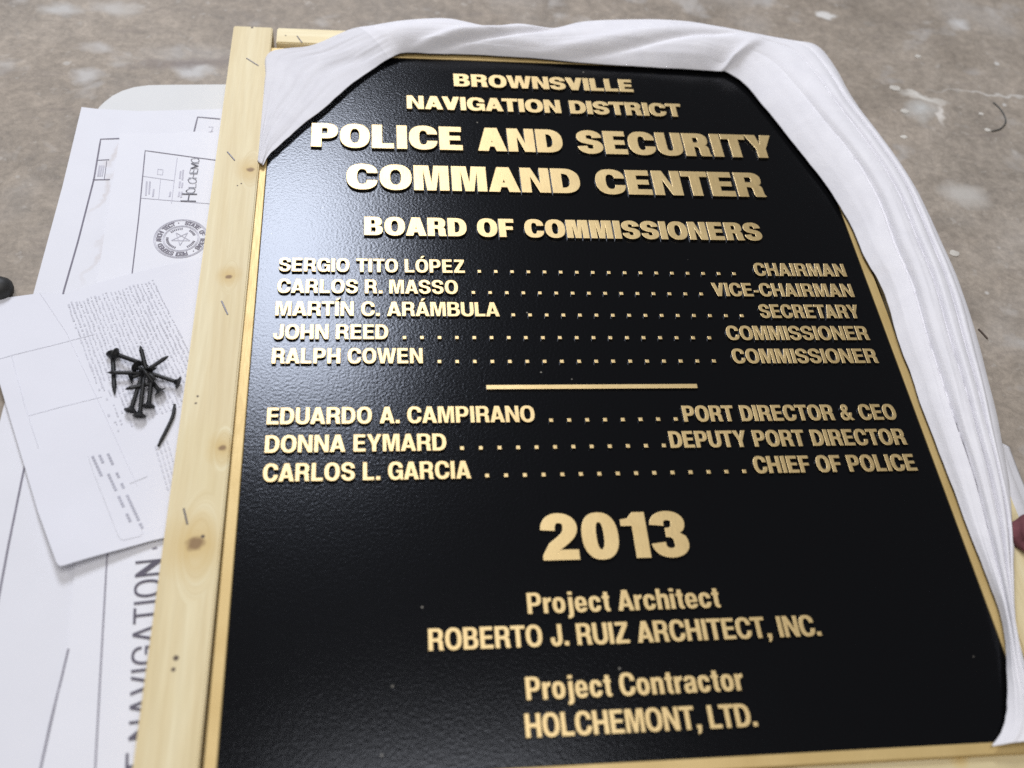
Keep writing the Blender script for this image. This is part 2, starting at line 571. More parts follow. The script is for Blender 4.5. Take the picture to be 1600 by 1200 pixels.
    if ch == 'U':
        yb = .36
        p = [(0, 1), (s, 1), (s, yb)] + qa((s, yb), (w / 2, -o + t), 'v') + qa((w / 2, -o + t), (w - s, yb), 'h') + [(w - s, 1), (w, 1), (w, yb)] + qa((w, yb), (w / 2, -o), 'v') + qa((w / 2, -o), (0, yb), 'h')
        return [p], w
    if ch == 'J':
        c = w * .46
        p = [(w, 1), (w - s, 1), (w - s, .30)] + qa((w - s, .30), (c, -o + t), 'v', 6) + qa((c, -o + t), (s * .95, .30), 'h', 6) + [(s * .95, .38), (0, .38), (0, .28)] + qa((0, .28), (c, -o), 'v') + qa((c, -o), (w, .32), 'h')
        return [p], w
    if ch == '2':
        r = w - s / 2
        sp = [(s * .48, .64)] + qa((s * .48, .64), (w / 2, 1 + o - t / 2), 'v', 8, 2.1) + qa((w / 2, 1 + o - t / 2), (r, .70), 'h', 8, 2.1)
        sp += bez((r, .70), (r, .48), (w * .50, .40), (s * .62, t), 12)
        st = stroke(sp, s, t)
        n = len(sp)
        L, R = st[:n], st[n:]
        # left side of travel is the outer one; the foot bar closes the figure
        p = L[:-1] + [(s * 1.32, t), (w * .98, t), (w * .98, 0), (0, 0), (0, t * .45)] + R[1:]
        return [p], w
    if ch == '1':
        return [[(w - s, 0), (w - s, .70), (0, .70), (0, .84), (w * .30, .87), (w * .52, 1), (w, 1), (w, 0)]], w
    if ch == '3':
        l, r = s * .48, w - s / 2
        A = [(l, .70)] + qa((l, .70), (w / 2, 1 + o - t * .48), 'v', 7, 2.1) + qa((w / 2, 1 + o - t * .48), (r * .97, .745), 'h', 7, 2.1) + qa((r * .97, .745), (w * .48, .535), 'v', 6, 2.1)
        B = [(w * .48, .535)] + qa((w * .48, .535), (r, .275), 'h', 7, 2.1) + qa((r, .275), (w / 2, -o + t * .48), 'v', 7, 2.1) + qa((w / 2, -o + t * .48), (l * .9, .31), 'h', 7, 2.1)
        sa, sb = stroke(A, s, t * .94), stroke(B, s, t * .94)
        na, nb = len(A), len(B)
        La, Ra = sa[:na], sa[na:][::-1]
        Lb, Rb = sb[:nb], sb[nb:][::-1]
        keepa = [q for q in La if not (q[1] < .56 and q[0] > w * .55)]
        keepb = [q for q in Lb if not (q[1] > .50 and q[0] > w * .55)]
        keepa = keepa[:-1] if keepa[-1][0] < w * .6 else keepa
        keepb = keepb[1:] if keepb[0][0] < w * .6 else keepb
        p = keepa + [(w * .80, .522)] + keepb + Rb[::-1][:-1] + [(w * .40, .535 - t * .45), (w * .40, .535 + t * .45)] + Ra[::-1][1:]
        return [p], w
    if ch == '&':
        out = [(1.0, 0), (.77, 0), (.69, .085), (.56, .01), (.40, -.02), (.22, .0), (.08, .08), (.02, .21), (.03, .36), (.10, .46), (.25, .555), (.18, .66), (.155, .77), (.19, .89), (.28, .98), (.42, 1.015), (.57, .99), (.67, .91), (.71, .79),
               (.68, .67), (.54, .545), (.69, .36), (.73, .47), (.92, .47), (.885, .32), (.81, .205)]
        h1 = [(.42, .64), (.365, .72), (.365, .80), (.43, .86), (.50, .83), (.52, .76), (.49, .69)]
        h2 = [(.36, .42), (.26, .345), (.24, .25), (.30, .165), (.42, .145), (.56, .20)]
        return [[(x * w, y) for x, y in c] for c in (out, h1, h2)], w
    if ch == '-':
        return [[(0, .30), (0, .30 + t * .9), (w, .30 + t * .9), (w, .30)]], w
    if ch == '.':
        return [[(0, 0), (0, s * .98), (s, s * .98), (s, 0)]], s
    if ch == '·':
        return [[(0, .45), (0, .45 + s), (s, .45 + s), (s, .45)]], s
    if ch == ',':
        return [[(0, 0), (0, s * .98), (s, s * .98), (s, .02), (s * .72, -.15), (s * .06, -.22), (s * .06, -.12), (s * .5, -.02), (s * .5, 0)]], s
    x = .735
    if ch == 'i':
        return [[(0, 0), (0, x), (s, x), (s, 0)], [(0, 1 - s * .75), (0, 1), (s, 1), (s, 1 - s * .75)]], s
    if ch == 'j':
        x0 = w - s
        p = [(w, x), (x0, x), (x0, -.10)] + qa((x0, -.10), (0, -.28 + t * .85), 'v', 5) + [(0, -.28)] + qa((0.02, -.285), (w, -.06), 'h', 6)
        return [p, [(x0, 1 - s * .75), (x0, 1), (w, 1), (w, 1 - s * .75)]], w
    if ch == 'r':
        p = [(0, 0), (0, x), (s * .95, x), (s * .95, x - .11)] + qa((s * .95, x - .11), (w, x + o), 'v', 6, 2) + [(w, x - t * 1.05)] + qa((w, x - t * 1.05), (s, x - .36), 'h', 6) + [(s, 0)]
        return [p], w
    if ch == 'n':
        p = [(0, 0), (0, x), (s * .95, x), (s * .95, x - .08)] + qa((s * .95, x - .08), (w * .62, x + o), 'v', 5, 2) + qa((w * .62, x + o), (w, x - .25), 'h') + [(w, 0), (w - s, 0), (w - s, x - .27)]
        p += qa((w - s, x - .27), (w * .52, x - t * .95), 'v', 6) + qa((w * .52, x - t * .95), (s, x - .29), 'h', 6) + [(s, 0)]
        return [p], w
    if ch == 'h':
        p = [(0, 0), (0, 1), (s, 1), (s, x - .08)] + qa((s, x - .08), (w * .62, x + o), 'v', 5, 2) + qa((w * .62, x + o), (w, x - .25), 'h') + [(w, 0), (w - s, 0), (w - s, x - .27)]
        p += qa((w - s, x - .27), (w * .52, x - t * .95), 'v', 6) + qa((w * .52, x - t * .95), (s, x - .29), 'h', 6) + [(s, 0)]
        return [p], w
    if ch == 't':
        a = w * .24
        p = [(a, x), (a, .93), (a + s, .93), (a + s, x), (w, x), (w, x - t * .8), (a + s, x - t * .8), (a + s, t * 1.1)] + qa((a + s, t * 1.1), (w * .93, t * .72), 'v', 4) + [(w, t * .75), (w, 0), (w * .8, -.012)]
        p += qa((w * .8, -.012), (a, .20), 'h', 6) + [(a, x - t * .8), (0, x - t * .8), (0, x)]
        return [p], w
    if ch == 'e':
        cy = x / 2
        yb = .295
        p = [(w, yb), (w, cy)] + qa((w, cy), (w / 2, x + o), 'v') + qa((w / 2, x + o), (0, cy), 'h') + qa((0, cy), (w / 2, -o), 'v') + qa((w / 2, -o), (w * .98, .205), 'h', 7)
        p += [(w * .98 - s, .205)] + qa((w * .98 - s, .205), (w / 2, t * .85), 'v', 4) + qa((w / 2, t * .85), (s, yb), 'h', 6)
        yt = yb + t * .72
        h = [(s, yt), (s * 1.03, yt + .03)] + qa((s, yt + .02), (w / 2, x + o - t * .88), 'v', 5) + qa((w / 2, x + o - t * .88), (w - s, yt + .02), 'h', 5) + [(w - s, yt)]
        return [p, h], w
    if ch == 'a':
        tt = t * .85
        p = [(w, 0), (w - s, 0), (w - s, .065)] + qa((w - s, .065), (w * .36, -o), 'v', 5, 2) + qa((w * .36, -o), (0, .20), 'h', 6) + qa((0, .20), (w * .40, .425), 'v', 6) + [(w - s, .47), (w - s, .53)]
        p += qa((w - s, .53), (w * .48, x + o - tt), 'v', 5) + qa((w * .48, x + o - tt), (s * 1.0, .515), 'h', 5) + [(w * .04, .515)] + qa((w * .04, .515), (w * .5, x + o), 'v') + qa((w * .5, x + o), (w, .53), 'h')
        h = [(w - s, .33), (w - s, .25)] + qa((w - s, .25), (w * .46, tt * .85), 'v', 4) + qa((w * .46, tt * .85), (s * .97, .20), 'h', 4) + qa((s * .97, .20), (w * .5, .30), 'v', 4)
        return [p, h], w
    raise KeyError(ch)


def lay(text, k, s, t, track=.085):
    x = 0
    out = []
    prev = None
    for ch in text:
        c, wd = glyph(ch, k, s, t)
        if prev is not None and ch != ' ' and prev != ' ':
            g = track
            pr_, cu = prev, {'Ó': 'O', 'Í': 'I', 'Á': 'A'}.get(ch, ch)
            if pr_ in 'AVWYTLPR' and cu in 'AVWYT':
                g -= .10 * k if (pr_ + cu) in ('AV', 'VA', 'AT', 'TA', 'AY', 'YA', 'PA', 'LT', 'LY', 'WA', 'AW') else .03 * k
            if pr_ in 'OCDGUSQ' or cu in 'OCDGUSQ':
                g -= .022
            if cu in 'AVWYT' or pr_ in 'AVWYTr':
                g -= .035
            x += g
        for poly in c:
            out.append([(px + x, py) for px, py in poly])
        x += wd
        prev = {'Ó': 'O', 'Í': 'I', 'Á': 'A'}.get(ch, ch)
    return out, x


def fit(text, width, s, t, track=.085):
    """outlines set so that the line is `width` capital heights long"""
    lo, hi = .2, 2.5
    for _ in range(40):
        k = (lo + hi) / 2
        if lay(text, k, s, t, track)[1] < width:
            lo = k
        else:
            hi = k
    return lay(text, k, s, t, track)[0]


def solid(name, polys, mat, parent, z, depth, bevel, loc=(0, 0), side=None):
    """raised lettering: outlines in metres turned into one bevelled mesh lying on height z"""
    cu = bpy.data.curves.new(name, 'CURVE')
    cu.dimensions = '2D'
    cu.fill_mode = 'BOTH'
    cu.extrude = max(1e-6, depth / 2 - bevel)
    cu.bevel_depth = bevel
    cu.bevel_resolution = 1
    cu.offset = -bevel * .6
    for p in polys:
        q = [p[0]]
        for a in p[1:]:
            if math.hypot(a[0] - q[-1][0], a[1] - q[-1][1]) > 1e-5:
                q.append(a)
        if math.hypot(q[0][0] - q[-1][0], q[0][1] - q[-1][1]) < 1e-5:
            q.pop()
        sp = cu.splines.new('POLY')
        sp.points.add(len(q) - 1)
        for i, a in enumerate(q):
            sp.points[i].co = (a[0], a[1], 0, 1)
        sp.use_cyclic_u = True
    tmp = bpy.data.objects.new('tmp', cu)
    COL.objects.link(tmp)
    dg = bpy.context.evaluated_depsgraph_get()
    me = bpy.data.meshes.new_from_object(tmp.evaluated_get(dg))
    bpy.data.objects.remove(tmp)
    bpy.data.curves.remove(cu)
    me.name = name
    me.materials.clear()
    me.materials.append(mat)
    if side:
        me.materials.append(side)
    for p in me.polygons:
        p.use_smooth = False
        if side and abs(p.normal.z) < .3:
            p.material_index = 1
    o = bpy.data.objects.new(name, me)
    link(o, parent)
    o.location = (loc[0], loc[1], z + depth / 2)
    return o


# ------------------------------------------------------------------ floor
fl = mesh_obj('floor', [(-6, -6, 0), (7, -6, 0), (7, 7, 0), (-6, 7, 0)], [(0, 1, 2, 3)], M_FLOOR)
fl['kind'] = 'structure'


# ------------------------------------------------------------------ plaque
VT, VB = 0.0, -1.316         # black field, top and bottom, in plaque widths
RIM = 0.0150
plq = thing('plaque', 'black enamel dedication plaque with raised gold lettering and a gold rim', 'plaque', (U * .5, U * VB, ZP - .012))
PO = Vector(plq.location)


def pl(bm, x0, x1, y0, y1, z0, z1):
    vs = [bm.verts.new((x, y, z)) for z in (z0, z1) for x, y in ((x0, y0), (x1, y0), (x1, y1), (x0, y1))]
    for f in ((3, 2, 1, 0), (4, 5, 6, 7), (0, 1, 5, 4), (1, 2, 6, 5), (2, 3, 7, 6), (3, 0, 4, 7)):
        bm.faces.new([vs[i] for i in f])
    return vs


def local(o):
    """keep o where it stands in the world although its parent is an Empty placed elsewhere"""
    if o.parent:
        o.location = Vector(o.location) - Vector(o.parent.location)
    return o


bm = bmesh.new()
pl(bm, 0.0005, U - .0005, U * VB + .0005, U * VT - .0005, ZP - .010, ZP)
local(bm_obj('panel', bm, M_BLACK, plq))
# gold rim: a mitred frame with a small chamfer
bm = bmesh.new()
r = RIM * U
X0, X1, Y0, Y1 = 0, U, U * VB, U * VT
prof = [(0, -.010), (0, .0006), (.0006, .0012), (r - .0008, .0012), (r, .0004), (r, -.010)]
rings = []
for d, z in prof:
    rings.append([bm.verts.new((x, y, ZP + z)) for x, y in ((X0 - d, Y0 - d), (X1 + d, Y0 - d), (X1 + d, Y1 + d), (X0 - d, Y1 + d))])
for a in range(len(rings)):
    b = (a + 1) % len(rings)
    for i in range(4):
        j = (i + 1) % 4
        bm.faces.new((rings[a][i], rings[a][j], rings[b][j], rings[b][i]))
local(bm_obj('rim', bm, M_RIM, plq))

DEP = .0026
LINES = [  # part, text, left, right, baseline, capital height (all in thousandths of the plaque width), stem, bar, depth
    ('heading_line', 'BROWNSVILLE', 328, 670, -82.5, 36, .29, .215),
    ('heading_line', 'NAVIGATION DISTRICT', 239.5, 754, -150, 36.5, .28, .215),
    ('heading_line', 'POLICE AND SECURITY', 72, 912, -257.5, 61, .30, .215),
    ('heading_line', 'COMMAND CENTER', 133.5, 868.5, -359.8, 61, .30, .215),
    ('heading_line', 'BOARD OF COMMISSIONERS', 163.5, 838.5, -465.8, 41.5, .285, .21),
    ('name_line', 'SERGIO TITO LÓPEZ', 31.5, 323.5, -545.3, 28.3, .205, .17), ('title_line', 'CHAIRMAN', 806.7, 966.5, -545.6, 28.3, .205, .17),
    ('name_line', 'CARLOS R. MASSO', 31.5, 310.5, -589.5, 28.3, .205, .17), ('title_line', 'VICE-CHAIRMAN', 726, 967, -590.5, 28.3, .205, .17),
    ('name_line', 'MARTÍN C. ARÁMBULA', 31, 373, -634.8, 28.3, .205, .17), ('title_line', 'SECRETARY', 795.6, 965, -636, 28.3, .205, .17),
    ('name_line', 'JOHN REED', 30.5, 200.4, -680, 28.3, .205, .17), ('title_line', 'COMMISSIONER', 730.9, 967, -681, 28.3, .205, .17),
    ('name_line', 'RALPH COWEN', 30.5, 251, -725.5, 28.3, .205, .17), ('title_line', 'COMMISSIONER', 730.6, 968, -727, 28.3, .205, .17),
    ('name_line', 'EDUARDO A. CAMPIRANO', 29.2, 410, -832, 28.3, .205, .17), ('title_line', 'PORT DIRECTOR & CEO', 632, 966, -834.3, 28.3, .205, .17),
    ('name_line', 'DONNA EYMARD', 29.2, 279.5, -878.7, 28.3, .205, .17), ('title_line', 'DEPUTY PORT DIRECTOR', 603.8, 967, -879.3, 28.3, .205, .17),
    ('name_line', 'CARLOS L. GARCIA', 29.2, 311.6, -924.7, 28.3, .205, .17), ('title_line', 'CHIEF OF POLICE', 720.8, 968.5, -924.3, 28.3, .205, .17),
    ('year', '2013', 400, 602, -1052.5, 69, .29, .215),
    ('credit_line', 'Project Architect', 372.7, 628, -1126.2, 28.5, .197, .16),
    ('credit_line', 'ROBERTO J. RUIZ ARCHITECT, INC.', 244.4, 755.2, -1170.2, 28.5, .197, .16),
    ('credit_line', 'Project Contractor', 361, 636.5, -1237.2, 28.5, .197, .16),
    ('credit_line', 'HOLCHEMONT, LTD.', 356.3, 643.2, -1282.4, 28.5, .197, .16),
]
for part, txt, l, rr, base, cap, s, t in LINES:
    H = cap / 1000 * U
    big = cap > 33
    polys = fit(txt, (rr - l) / cap, s, t, .075 if big else .085)
    polys = [[(x * H, y * H) for x, y in p] for p in polys]
    local(solid(part, polys, M_GOLD, plq, ZP, DEP if big else .0022, .00035 if big else .00026, (l / 1000 * U, base / 1000 * U), M_BLACK))

DOTS = [(749, 1146, 428.5, 17), (739.7, 1095, 461, 15), (802, 1158.5, 496, 15), (632, 1108, 531, 19), (686.6, 1115.5, 568.5, 17), (861, 1056, 660, 8), (722, 1038, 704.5, 12), (761, 1164, 746, 15)]
DB = [-545.4, -590, -635.4, -680.5, -726.2, -833.2, -879, -924.5]
for (xa, xb, y, n), base in zip(DOTS, DB):
    a, b = at(xa, y, ZP).x, at(xb, y, ZP).x
    h = .0023
    polys = []
    for i in range(n):
        x = a + (b - a) * i / (n - 1)
        polys.append([(x + h * math.cos(q), h + h * math.sin(q)) for q in [PI / 2 * z + PI / 4 for z in range(4)]])
    local(solid('dot_leader', polys, M_GOLD, plq, ZP, .0022, .0004, (0, base / 1000 * U), M_BLACK))
hb = .0022
local(solid('rule', [[(.3428 * U, 0), (.3428 * U, 2 * hb), (.6635 * U, 2 * hb), (.6635 * U, 0)]], M_GOLD, plq, ZP, .0022, .0003, (0, -.7735 * U), M_BLACK))


# ------------------------------------------------------------------ packing frame of pine boards
ZB = ZP + .0060              # top of the boards
frm = thing('packing_frame', 'pale pine board frame with knots and staples around the black plaque', 'wooden frame', (0, 0, 0))


def board(name, c, ax, length, width, z0, z1, mat, rot):
    """box with softened edges; c = middle of its top face, length along ax before turning by rot"""
    bm = bmesh.new()
    lx, ly = (width, length) if ax == 'Y' else (length, width)
    pl(bm, -lx / 2, lx / 2, -ly / 2, ly / 2, z0 - z1, 0)
    bmesh.ops.bevel(bm, geom=bm.edges[:], offset=.0012, segments=2, affect='EDGES')
    o = bm_obj(name, bm, mat, frm)
    o.location = (c[0], c[1], z1)
    o.rotation_euler = (0, 0, rot)
    return o


def to_board(px, py, c, rot, z):
    p = at(px, py, z)
    d = Vector((p.x - c[0], p.y - c[1]))
    ca, sa = math.cos(-rot), math.sin(-rot)
    return (d.x * ca - d.y * sa, d.x * sa + d.y * ca)


def staple(px0, py0, px1, py1, c, rot, z, parent):
    a = to_board(px0, py0, c, rot, z)
    b = to_board(px1, py1, c, rot, z)
    d = Vector((b[0] - a[0], b[1] - a[1]))
    L = d.length
    bm = bmesh.new()
    pl(bm, -L / 2, L / 2, -.0007, .0007, -.0004, .0005)
    bmesh.ops.bevel(bm, geom=bm.edges[:], offset=.0003, segments=1, affect='EDGES')
    o = bm_obj('staple', bm, M_STEEL, parent)
    o.location = ((a[0] + b[0]) / 2, (a[1] + b[1]) / 2, 0)
    o.rotation_euler = (0, 0, math.atan2(d.y, d.x))
    return o


LB_W = .0432
rl = -.0075
top, bot = at(370, 40, ZB).y, -1.02
lc = (-.0465 * U - .0014, (top + bot) / 2)
lc = ((-.0120 * U - LB_W / 2 + (-.0185 * U - LB_W / 2)) / 2, (top + bot) / 2)
kn = [to_board(x, y, lc, rl, ZB) + (q,) for x, y, q in ((391, 265, .0058), (358, 432, .0046), (347, 700, .0050), (305, 850, .0100))]
ho = [to_board(x, y, lc, rl, ZB) + (q,) for x, y, q in ((377, 287, .0011), (371, 290, .0010), (309, 619, .0013), (306, 630, .0012), (275, 1028, .0024), (271, 1046, .0019), (317, 838, .0018), (394, 43, .0018))]
lb = board('side_board', lc, 'Y', top - bot, LB_W, .001, ZB, mat_wood('pine_left', kn, ho), rl)
for q in ((385, 91, 404, 103), (355, 237, 367, 251), (346, 470, 356, 492), (287, 794, 293, 820)):
    staple(*q, lc, rl, ZB, lb)
tx0 = at(431, 60, ZB).x + .0005
tc = ((tx0 + .622) / 2, (at(500, 44, ZB).y + .0138) / 2)
kt = [to_board(446, 54, tc, 0, ZB) + (.0012,)]
tb = board('end_board', tc, 'X', .622 - tx0, at(500, 44, ZB).y - .0138, .001, ZB - .0012, mat_wood('pine_top', (), kt, 1.1, 'X'), 0.0)
staple(464, 56, 472, 67, tc, 0, ZB - .0012, tb)
ZL = ZP - .0030
eA, eB = at(1300, 1191, ZL), at(1550, 1167, ZL)
rb = math.atan2(eB.y - eA.y, eB.x - eA.x)
bc = (.34, eA.y + (.34 - eA.x) * math.tan(rb) - .0216 / math.cos(rb))
kb = [to_board(1497, 1180, bc, rb, ZL) + (.0035,)]
board('end_board', bc, 'X', .6975, .0432, .001, ZL, mat_wood('pine_bottom', kb, (), 0.90, 'X'), rb)
rc = (1.022 * U + LB_W / 2, (-.03 + bot) / 2)
board('side_board', rc, 'Y', -.03 - bot, LB_W, .001, ZB - .0005, mat_wood('pine_right', (), (), 0.97), -.004)


# ------------------------------------------------------------------ white cloth wrapped round the plaque
def cr(p0, p1, p2, p3, t):
    return 0.5 * (2 * p1 + (p2 - p0) * t + (2 * p0 - 5 * p1 + 4 * p2 - p3) * t * t + (3 * p1 - p0 - 3 * p2 + p3) * t ** 3)


def spline(pts, n):
    """n points along a Catmull-Rom line through pts (tuples of equal length)"""
    m = len(pts) - 1
    out = []
    for i in range(n):
        f = i / (n - 1) * m
        k = min(int(f), m - 1)
        t = f - k
        P = [pts[max(0, min(m, k + j))] for j in (-1, 0, 1, 2)]
        out.append(tuple(cr(P[0][a], P[1][a], P[2][a], P[3][a], t) for a in range(len(pts[0]))))
    return out


def grid(name, rows, mat, parent=None, thick=0.0, sub=0):
    nv = len(rows[0])
    vs = [p for r_ in rows for p in r_]
    fs = [(i * nv + j, i * nv + j + 1, (i + 1) * nv + j + 1, (i + 1) * nv + j) for i in range(len(rows) - 1) for j in range(nv - 1)]
    o = mesh_obj(name, vs, fs, mat, parent, True)
    if thick:
        md = o.modifiers.new('thickness', 'SOLIDIFY')
        md.thickness = thick
        md.offset = 0
    if sub:
        md = o.modifiers.new('smooth', 'SUBSURF')
        md.levels = md.render_levels = sub
    return o


H1 = ZP + .0045
# stations along the cloth: inner edge px, py, height | outer edge px, py, height | crown height above the mean, pleat amount
ST = [
    (411, 258, H1 + .001, 404, 254, H1 + .001, .000, 0),
    (424, 238, H1 + .001, 408, 205, H1 + .001, .001, 0),
    (455, 211, H1 + .001, 412, 160, H1 + .001, .001, 0),
    (500, 173, H1 + .001, 417, 120, H1 + .002, .001, 0),
    (545, 136, H1 + .001, 424, 82, H1 + .004, .001, 0),
    (580, 109, H1, 490, 71, H1 + .008, .001, 0),
    (604, 95, H1 + .001, 553, 47, H1 + .011, .003, 0),
    (622, 84, H1 + .002, 590, 40, H1 + .014, .006, 0),
    (650, 83, H1 + .001, 640, 32, H1 + .018, .006, 0),
    (710, 84.5, H1, 700, 31, H1 + .019, .004, 0),
    (790, 88.5, H1, 765, 43, H1 + .016, .004, 0),
    (870, 94, H1, 850, 44, H1 + .017, .004, 0),
    (960, 102, H1, 950, 33, H1 + .020, .004, 0),
    (1050, 107, H1, 1060, 34, H1 + .021, .005, 0),
    (1120, 111.5, H1, 1165, 51, H1 + .021, .007, 0),
    (1137, 113.5, H1, 1240, 62, H1 + .022, .008, .1),
    (1168, 137, H1, 1275, 71, H1 + .023, .008, .2),
    (1210, 187, H1, 1303, 105, H1 + .023, .008, .3),
    (1252, 240, H1, 1331, 152, H1 + .023, .008, .5),
    (1293, 292, H1, 1375, 210, H1 + .022, .008, .7),
    (1326, 346, H1, 1428, 290, H1 + .021, .007, .9),
    (1349, 398, H1 + .001, 1468, 375, H1 + .019, .006, 1),
    (1378, 450, H1 + .001, 1498, 452, H1 + .017, .005, 1),
    (1400, 520, H1 + .001, 1521, 535, H1 + .015, .005, 1),
    (1425, 592, H1, 1541, 612, H1 + .013, .005, 1),
    (1447, 655, H1, 1556, 688, H1 + .012, .005, 1),
    (1478, 733, H1, 1571, 760, H1 + .011, .005, 1),
    (1510, 820, H1, 1582, 828, H1 + .009, .004, 1),
    (1543, 905, H1, 1583, 905, H1 + .008, .004, .9),
    (1567, 975, H1, 1587, 985, H1 + .007, .004, .7),
    (1573, 1040, H1, 1606, 1055, H1 + .006, .004, .5),
    (1574, 1090, H1, 1640, 1105, H1 + .006, .003, .4),
    (1567, 1138, H1, 1680, 1128, H1 + .006, .002, .3),
    (1550, 1166, H1 + .002, 1700, 1146, H1 + .006, .001, .2),
]
NS, NTT = 330, 124
dense = spline(ST, NS)
CREASE = [0.0, .40, .69, .88, 1.0]
rows = []
for i, q in enumerate(dense):
    f = i / (NS - 1) * (len(ST) - 1)
    a, b = at(q[0], q[1], q[2]), at(q[3], q[4], q[5])
    across = (b - a)
    width = max(across.length, .002)
    out = Vector((across.x, across.y, 0)).normalized() if across.length > 1e-6 else Vector((0, 1, 0))
    row = []
    n_vis = NTT - 12
    for j in range(n_vis + 1):
        t = j / n_vis
        p = a.lerp(b, t)
        # rise quickly from the inner edge, crown, then the outer brow
        p.z = a.z + (b.z - a.z) * (1 - (1 - t) ** 2.0) + q[6] * math.sin(PI * min(1, t * 1.02)) ** .8 * (1 if t < 1 else 0)
        # pleats: rounded folds with sharp valleys
        sh = .030 * math.sin(f * .9) * math.sin(PI * t)
        tt = min(1, max(0, t + sh))
        for k in range(4):
            c0, c1 = CREASE[k], CREASE[k + 1]
            if c0 <= tt <= c1:
                u = (tt - c0) / (c1 - c0)
                amp = (.0078, .0086, .0080, .0056)[k]
                prof = 1 - .75 * u ** 2.6 - .30 * (1 - u) ** 5
                groove = math.exp(-(u / .09) ** 2) * (1 if k else 0) + math.exp(-((1 - u) / .07) ** 2)
                p.z += q[7] * amp * (prof - .62 - .45 * groove) * min(1, t * 8)
                break
        # twist roll of the upper left corner and folds along the top
        fo = math.exp(-((f - 8.0 - 2.6 * t) / .34) ** 2) * .0050 * min(1, t * 4)
        fo -= math.exp(-((f - 8.55 - 2.7 * t) / .20) ** 2) * .0036 * min(1, t * 4)
        fo += math.exp(-((f - 10.6 - 3.2 * t) / .50) ** 2) * .0045 * math.sin(PI * t)
        fo -= math.exp(-((f - 11.3 - 3.3 * t) / .22) ** 2) * .0035 * math.sin(PI * t)
        fo += math.exp(-((f - 14.55 + .2 * t) / .28) ** 2) * .0105 * max(0, 1 - t * 1.15) * min(1, t * 6)
        fo -= math.exp(-((f - 14.05 + .6 * t) / .26) ** 2) * .0085 * max(0, 1 - t * 1.15) * min(1, t * 6)
        fo += math.exp(-((f - 13.2 - .9 * t) / .55) ** 2) * .0030 * math.sin(PI * t)
        p.z += fo
        # loose small wrinkles
        lon = .30 * (1 - math.exp(-max(0, f - 7) / 1.5)) + .8 * min(1, max(0, (f - 18.5) / 3.5))
        p.z += lon * (.0017 * noise.noise(Vector((t * 6.5 + .25 * f, f * .33, 2.2))) + .0007 * noise.noise(Vector((t * 15 + .3 * f, f * .5, 5.1)))) * min(1, t * 5)
        p.z += .0020 * noise.noise(Vector((p.x * 16, p.y * 7, 1.3))) * min(1, t * 5) * (0.35 + .65 * min(1, f / 8))
        p.z += .0003 * noise.noise(Vector((p.x * 70, p.y * 50, 4.0))) * min(1, t * 5)
        cn = min(1, max(0, (7.2 - f) / 1.5))
        p.z += cn * (.0016 * noise.noise(Vector((t * 5.5, f * .55, 8.8))) + .0007 * noise.noise(Vector((t * 13, f * .9, 3.3)))) * min(1, t * 6)
        wob = (.0016 * noise.noise(Vector((f * 1.1, 0, 6.1))) + .0006 * noise.noise(Vector((f * 3.3, 0, 2.1)))) * max(0, 1 - t * 3)
        p += out * wob
        row.append(p)
    # the outer side falls to the floor (or tucks down beside the board at the upper left)
    last = row[-1]
    floor_drop = min(1, max(0, (f - 4.6) / 2.0))
    zend = (last.z - .012) * (1 - floor_drop) + .0015 * floor_drop
    low = min(1, max(0, (f - 25.6) / 1.2))
    zend = zend * (1 - low) + (ZB + .0008) * low
    for j in range(1, 13):
        u = j / 12
        spread = (.004 + .018 * floor_drop) * (1 - .85 * low) * (1 - (1 - u) ** 2)
        p = Vector((last.x + out.x * spread, last.y + out.y * spread, last.z + (zend - last.z) * (u ** 1.5)))
        p.x += .003 * floor_drop * u * noise.noise(Vector((f * 1.3, u, 7)))
        p.y += .003 * floor_drop * u * noise.noise(Vector((f * 1.3, u, 9)))
        row.append(p)
    rows.append(row)
cloth = grid('cloth', rows, M_CLOTH, None, .0009, 0)
cloth.data.materials.append(M_SHEER)
for p in cloth.data.polygons:
    if p.vertices[0] // (n_vis + 13) < int(NS * 6.2 / (len(ST) - 1)):
        p.material_index = 1
tag(cloth, 'white cotton cloth bunched in soft pleats over the top and right edges of the plaque', 'cloth')
# lower hem spreading over the floor on the right
hp = [((1552, 668), (1560, 690)), ((1560, 700), (1577, 735)), ((1566, 740), (1597, 782)), ((1574, 790), (1618, 830)), ((1580, 830), (1640, 880))]
hr = []
for a, b in spline([x[0] + x[1] for x in hp], 24) and [((q[0], q[1]), (q[2], q[3])) for q in spline([x[0] + x[1] for x in hp], 24)]:
    A, B = at(a[0], a[1], .030), at(b[0], b[1], .012)
    hr.append([A.lerp(B, j / 10) + Vector((0, 0, .004 * math.sin(PI * j / 10))) for j in range(11)] + [B + Vector((.004 * j, 0, -.0025 * j)) for j in range(1, 5)])
grid('hem', hr, M_CLOTH, cloth, .0009, 0)


